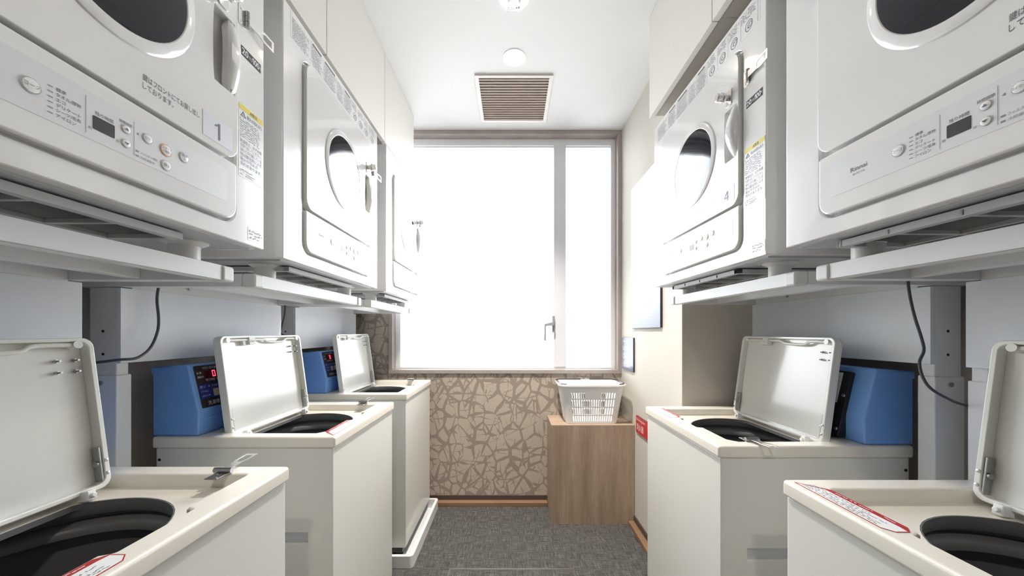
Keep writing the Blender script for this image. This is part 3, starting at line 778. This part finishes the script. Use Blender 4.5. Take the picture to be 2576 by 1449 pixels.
WSH = [(-.513, .290, 0, 'cream top-loading washing machine with open lid at the lower left corner'),
       (-.521, 1.043, 0, 'cream top-loading washing machine in the middle of the left row, lid open'),
       (-.5235, 1.775, 0, 'small-looking cream washing machine on the left nearest the window, lid open'),
       (.5665, 1.502, PI + .004, 'cream washing machine on the right beside the cream wall, lid open'),
       (.5775, .757, PI + .0, 'cream washing machine at the lower right corner, nearest the viewer')]
for i, (x, y, rz, lab) in enumerate(WSH):
    pass
wms = [wash] + [copy_tree(wash) for _ in range(4)]
for o, (x, y, rz, lab) in zip(wms, WSH):
    o.location = (x, y, 0 if x < 0 else -.004); o.rotation_euler = (0, 0, rz); tag(o, lab, 'washing machine', 'coin washing machines')

# drip trays of the left row
def tray(y0, y1, label):
    o = empty('drip_tray', (-.48, (y0 + y1) / 2, 0)); hw = (y1 - y0) / 2
    b = MB(); b.prism(rrect(-.58, 0, -hw, hw, .02), 0, .004); b.ring(rrect(-.58, 0, -hw, hw, .02), rrect(-.562, -.018, -hw + .018, hw - .018, .012), .003, .06)
    b.build('pan', 'rail', o, bevel=.002)
    return tag(o, label, 'tray', 'drip trays')
tray(1.72, 2.326, 'white plastic drip tray under the left washer nearest the window')

# ------------------------------------------------------------------ cords
def at(px, py, y): return ((px - 1287) * y / 891, y, EYE + (835 - py) * y / 891)
def cord(name, pts, r, label, m='cord', ry=None):
    b = MB(); b.tube([at(*p) for p in pts], r, 8, sub=6, ry=ry); return tag(b.build(name, m, smooth=60), label, 'cord')
cord('power_cord', [(402, 690, 1.0), (402, 706, 1.0), (395, 750, 1.0), (399, 800, 1.0), (396, 835, .99), (378, 875, .96), (345, 900, .92), (300, 905, .89), (240, 912, .885), (190, 915, .89)], .0034, 'grey power cord curving past the post between dryers 1 and 2')
cord('power_cord', [(2283, 680, .89), (2283, 700, .89), (2290, 750, .885), (2302, 800, .88), (2318, 850, .875), (2324, 882, .87), (2313, 912, .86), (2322, 950, .845), (2345, 980, .84), (2395, 1008, .838), (2430, 1020, .842), (2480, 1032, .85)], .003, 'grey power cord winding down the right stand post')
cord('power_cord', [(717, 760, 1.63), (716, 790, 1.63), (709, 820, 1.63), (708, 840, 1.63), (730, 846, 1.63), (745, 850, 1.64)], .003, 'thin grey cord beside the post between dryers 2 and 3')
cord('power_cord', [(918, 782, 2.36), (916, 800, 2.365), (905, 822, 2.365), (900, 826, 2.365), (905, 812, 2.365), (909, 795, 2.365), (905, 782, 2.36)], .003, 'thin looped grey wire on the twig wallpaper left of the window', 'hose')
b = MB(); b.tube([(-1.1, .98, .85), (-1.11, .985, .7), (-1.1, .99, .5), (-1.12, 1.0, .3), (-1.1, 1.0, .013)], .012, 10); tag(b.build('drain_hose', 'hose', smooth=60), 'grey drain hose in the dark gap behind the middle left washer', 'hose')

# ------------------------------------------------------------------ wooden box and basket
o = empty('wooden_box', (.487, 2.247, 0)); bx0, bx1, by0, by1 = -.249, .249, -.131, .124
b = MB(); b.box(bx0, bx1, by0, by1, 0, .5895); b.build('box_body', 'wood', o, bevel=.001)
b = MB(); b.box(bx0, bx1, by0, by1, .59, .593); b.build('box_top', 'woodtop', o, bevel=.001)
tag(o, 'brown wood grain box standing on the floor in the right corner by the window', 'box')

def make_basket():
    o = empty('laundry_basket', (.489, 2.238, .594))
    Hb = .238
    def contour(t, off=0):
        hx = .155 + (.193 - .155) * t + off; hy = .092 + (.122 - .092) * t + off; r = .035 + .01 * t
        return hx, hy, r
    # perimeter columns: list of (side fraction) with slot flags
    cols = []  # (kind, value) 
    nf, ns = 18, 10
    def per(t):
        hx, hy, r = contour(t); pts = []; flags = []
        def straight(p, q, n):
            k = 2 * n + 1
            for i in range(k):
                f = i / k; pts.append((p[0] + (q[0] - p[0]) * f, p[1] + (q[1] - p[1]) * f)); flags.append(('s', n, i))
        def corner(cx, cy, s):
            for i in range(5):
                a = s + PI / 2 * i / 5; pts.append((cx + r * math.cos(a), cy + r * math.sin(a))); flags.append(('c', 0, 0))
        straight((-hx + r, -hy), (hx - r, -hy), nf); corner(hx - r, -hy + r, -PI / 2)
        straight((hx, -hy + r), (hx, hy - r), ns); corner(hx - r, hy - r, 0)
        straight((hx - r, hy), (-hx + r, hy), nf); corner(-hx + r, hy - r, PI / 2)
        straight((-hx, hy - r), (-hx, -hy + r), ns); corner(-hx + r, -hy + r, PI)
        return pts, flags
    ts = [0, .06, .2, .235, .41, .445, .62, .655, .8, .88, 1]
    holes = {1: 1, 3: 1, 5: 1, 7: 2}
    b = MB(); rows = []
    for t in ts:
        pts, flags = per(t); rows.append(len(b.v)); b.v += [(x, y, t * Hb) for x, y in pts]
    n = len(flags)
    for j in range(len(ts) - 1):
        for i in range(n):
            k, ncol, q = flags[i]
            hole = k == 's' and q % 2 == 1 and j in holes
            if hole and ncol == nf and j == 7 and 13 <= q <= 23: hole = False
            if hole: continue
            i2 = (i + 1) % n
            b.f.append([rows[j] + i, rows[j] + i2, rows[j + 1] + i2, rows[j + 1] + i]); b.m.append(0)
    b.f.append([rows[0] + i for i in reversed(range(n))]); b.m.append(0)
    b.build('basket_body', 'basket', o, solid=.003, smooth=40)
    b = MB(); hx, hy, r = contour(1, .004); po = rrect(-hx - .008, hx + .008, -hy - .008, hy + .008, .055, 6); pi_ = rrect(-hx + .006, hx - .006, -hy + .006, hy - .006, .042, 6)
    b.ring(po, pi_, Hb - .012, Hb + .002); b.build('basket_rim', 'basket', o, bevel=.004, seg=2)
    z = Hb + .004; q = .006
    for s in (-1, 1):
        b = MB(); X, Y = hx - q + .004, hy - q + .004
        b.tube([(s * .03, Y, z), (s * .09, Y, z), (s * (X - .04), Y, z), (s * (X - .012), Y - .012, z), (s * X, Y - .045, z), (s * X, 0, z), (s * X, -Y + .06, z), (s * (X - .012), -Y + .02, z), (s * (X - .035), -Y + .006, z)], .0065, 8, sub=5, ry=.004)
        b.build('basket_handle', 'brown', o, smooth=50)
    return tag(o, 'white slotted plastic laundry basket on the wooden box', 'basket')
make_basket()

# ------------------------------------------------------------------ signs on the cream wall (face -x)
def wall_sign(name, y0, y1, z0, z1, label, fn, mats, th=.006, gap=.0):
    """local a runs from far (y1) to near (y0), i.e. left to right for the reader"""
    o = empty(name, (XR, y1, z0)); A = Matrix(((0, 0, -1, -gap), (-1, 0, 0, 0), (0, 1, 0, 0), (0, 0, 0, 1)))
    wdt, hgt = y1 - y0, z1 - z0
    b = MB(A); b.prism(rrect(0, wdt, 0, hgt, .004, 3), 0, th - .0015, 1); b.prism(rrect(.0006, wdt - .0006, .0006, hgt - .0006, .004, 3), th - .0015, th, 0)
    b.build('board', mats[:2], o, bevel=.0006)
    b = MB(A); fn(b, wdt, hgt, th + .0004); b.build('lettering', mats[2:], o, smooth=0)
    return tag(o, label, 'sign')
def big(b, w, h, c):
    rn = random.Random(21)
    b.bars(.03, w * .55, h * .93, h * .96, 1, c, 0, rn, .95, cell=.02)
    b.bars(.03, w * .95, h * .70, h * .90, 9, c, 0, rn, .93, cell=.012, rag=.25)
    b.bars(.03, w * .46, h * .40, h * .66, 12, c, 0, rn, .93, cell=.01, rag=.3); b.bars(w * .5, w * .95, h * .40, h * .66, 12, c, 0, rn, .93, cell=.01, rag=.3)
    b.bars(.03, w * .7, h * .335, h * .365, 2, c, 0, rn, .93, cell=.01)
    b.bars(.03, w * .62, h * .17, h * .31, 8, c, 0, rn, .93, cell=.01, rag=.6)
    b.bars(.03, w * .44, h * .05, h * .13, 5, c, 0, rn, .9, cell=.008, rag=.7); b.bars(w * .48, w * .95, h * .05, h * .13, 5, c, 0, rn, .9, cell=.008, rag=.6)
wall_sign('notice_sign', 1.728, 2.153, EYE + .022, EYE + .86, 'large slate grey notice board with white print on the cream wall', big, ['slate', 'slateback', 'inkwhite'], th=.012)
def small(b, w, h, c):
    rn = random.Random(22)
    b.bars(w * .12, w * .82, h * .84, h * .92, 1, c, 0, rn, 1, cell=.02, rag=.05)
    b.bars(w * .08, w * .9, h * .60, h * .74, 5, c, 0, rn, .93, cell=.008); b.bars(w * .08, w * .9, h * .34, h * .52, 6, c, 0, rn, .93, cell=.007)
    b.bars(w * .08, w * .9, h * .08, h * .28, 6, c, 0, rn, .9, cell=.007)
wall_sign('plaque_sign', 2.118, 2.329, EYE - .242, EYE - .035, 'small dark notice plaque low on the cream wall next to the window casing', small, ['slate', 'slateback', 'inkwhite'], th=.01)
def fire(b, w, h, c):
    b.text('Fire Extinguisher', w * .06, h * .8, .021, c, 0, align='l', wmax=w * .6)
    b.text('消火器', w * .06, h * .38, .042, c, 0, align='l', sx=1.0, wmax=w * .5)
wall_sign('fire_extinguisher_sign', 1.86, 2.078, EYE - .584, EYE - .487, 'red fire extinguisher sign with white lettering behind the right washer', fire, ['signred', 'black', 'inkwhite'], th=.008)

# ------------------------------------------------------------------ ceiling fittings
o = empty('ceiling_vent', (.0125, 2.062, H)); a = .207
b = MB(); b.ring(rrect(-a, a, -a, a, .002, 1), rrect(-a + .02, a - .02, -a + .02, a - .02, .001, 1), -.008, 0); b.build('vent_frame', 'ventframe', o, bevel=.002)
b = MB(); b.box(-a + .019, a - .019, -a + .019, a - .019, -.0015, -.0005); b.build('vent_backing', 'slat', o, smooth=0)
ns = 17
for i in range(ns):
    y = -a + .02 + (2 * a - .04) * (i + .5) / ns
    b = MB(Matrix.Translation((0, y, -.0078)) @ Matrix.Rotation(math.radians(28), 4, 'X')); b.box(-a + .02, a - .02, -.0072, .0072, -.0014, .0014); b.build('slat', 'ventframe', o, smooth=0)
tag(o, 'square taupe slatted vent in the ceiling before the window', 'vent')
o = empty('downlight', (.0137, 1.743, H))
b = MB(); b.lathe([(.05, -.0005), (.05, -.0022), (.052, -.0028), (.0565, -.002), (.058, 0)], 48, 0, None, False); b.f = b.f[:-2]; b.m = b.m[:-2]; b.build('trim_ring', 'white_plastic', o, smooth=40)
b = MB(); b.lathe([(.0505, -.001), (.04, -.0022), (.001, -.0028)], 40); b.build('lamp_lens', 'lamp', o, smooth=60)
tag(o, 'round glowing downlight in the ceiling above the vent', 'light')
o = empty('smoke_detector', (.01, 1.42, H))
b = MB(); b.lathe([(.063, 0), (.063, -.008), (.058, -.014), (.03, -.017), (.026, -.017)], 48); b.build('detector_base', 'white_plastic', o, smooth=30)
b = MB(); b.lathe([(.026, -.016), (.026, -.026), (.02, -.03), (.001, -.03)], 32); b.build('detector_head', 'inset', o, smooth=30)
b = MB(Matrix(((1, 0, 0, 0), (0, -1, 0, 0), (0, 0, -1, 0), (0, 0, 0, 1))))
b.bars(-.028, .018, -.057, -.034, 4, .0172, 0, random.Random(31), .8, cell=.005)
for q in (.01, .02): b.flat(circle(q, -.036, .0035, 12), .0175, 1)
b.build('detector_print', ['inkgrey', 'ink'], o, smooth=0)
tag(o, 'round white detector on the ceiling cut by the top of the picture', 'detector')

# floor hatch
o = empty('floor_hatch', (0, 1.42, 0)); 
b = MB(); b.ring(rrect(-.302, .302, -.3, .302, .002, 1), rrect(-.293, .293, -.291, .293, .001, 1), 0, .0025); b.build('hatch_frame', 'steel', o, bevel=.0005)
b = MB(); b.box(-.292, .292, -.29, .292, 0, .001); b.build('hatch_cover', 'floor', o, smooth=0)
tag(o, 'metal edged hatch let into the grey floor', 'hatch')

# ------------------------------------------------------------------ light
def lamp(name, kind, loc, power, col, **kw):
    d = bpy.data.lights.new(name, kind); d.energy = power; d.color = col
    for k, v in kw.items():
        if k != 'rot': setattr(d, k, v)
    o_ = bpy.data.objects.new(name, d); COL.objects.link(o_); o_.location = loc
    if 'rot' in kw: o_.rotation_euler = kw['rot']
    return o_
WARM = (1, .93, .84)
lamp('downlight_or_fill_beam', 'SPOT', (.0137, 1.743, H - .012), 235, WARM, spot_size=math.radians(95), spot_blend=.85, shadow_soft_size=.05)
for y in (-.75,):
    lamp('downlight_or_fill_beam', 'SPOT', (0, y, H - .012), 60, WARM, spot_size=math.radians(150), spot_blend=.8, shadow_soft_size=.05)  # unseen fill lamp added behind the camera, no fitting modelled
pl = lamp('window_portal', 'AREA', (0, YB + .19, (WZ0 + H) / 2), 0, (1, 1, 1), rot=(-PI / 2, 0, 0), shape='RECTANGLE', size=WX1 - WX0, size_y=H - WZ0)
pl.location.x = (WX0 + WX1) / 2; pl.data.cycles.is_portal = True
wd = bpy.data.worlds.new('sky'); SC.world = wd; wd.use_nodes = True
bg = wd.node_tree.nodes['Background']
wt = wd.node_tree
tc = N(wt, 'ShaderNodeTexCoord'); sp = N(wt, 'ShaderNodeSeparateXYZ'); L(wt, tc.outputs['Generated'], sp.inputs[0])
cr = N(wt, 'ShaderNodeValToRGB'); mr = N(wt, 'ShaderNodeMapRange'); mr.inputs['From Min'].default_value = -1; mr.inputs['From Max'].default_value = 1
L(wt, sp.outputs['Z'], mr.inputs['Value']); L(wt, mr.outputs[0], cr.inputs['Fac'])
cr.color_ramp.elements[0].position = .30; cr.color_ramp.elements[0].color = (.31, .32, .325, 1)      # ground far below
cr.color_ramp.elements[1].position = .68; cr.color_ramp.elements[1].color = (.46, .485, .51, 1)          # bright overcast sky
for p_, c_ in ((.485, .19), (.505, .19), (.55, .34)):
    e = cr.color_ramp.elements.new(p_); e.color = (c_ * .93, c_ * .97, c_, 1)
L(wt, cr.outputs['Color'], bg.inputs['Color']); bg.inputs['Strength'].default_value = 27

# ------------------------------------------------------------------ camera
cd = bpy.data.cameras.new('camera'); cam = bpy.data.objects.new('camera', cd); COL.objects.link(cam)
cam.location = (0, 0, EYE); cam.rotation_euler = (PI / 2, 0, 0)
cd.sensor_width = 36; cd.lens = 36 * 891 / 2576; cd.shift_y = (835 - 724.5) / 2576; cd.shift_x = 1 / 2576
cd.clip_start = .02
SC.camera = cam
vs = SC.view_settings
vs.view_transform = 'Standard'; vs.look = 'None'; vs.gamma = 1; vs.use_curve_mapping = False; vs.exposure = 0.1
SC.cycles.use_denoising = True
SC.cycles.max_bounces = 10; SC.cycles.diffuse_bounces = 8; SC.cycles.sample_clamp_indirect = 8
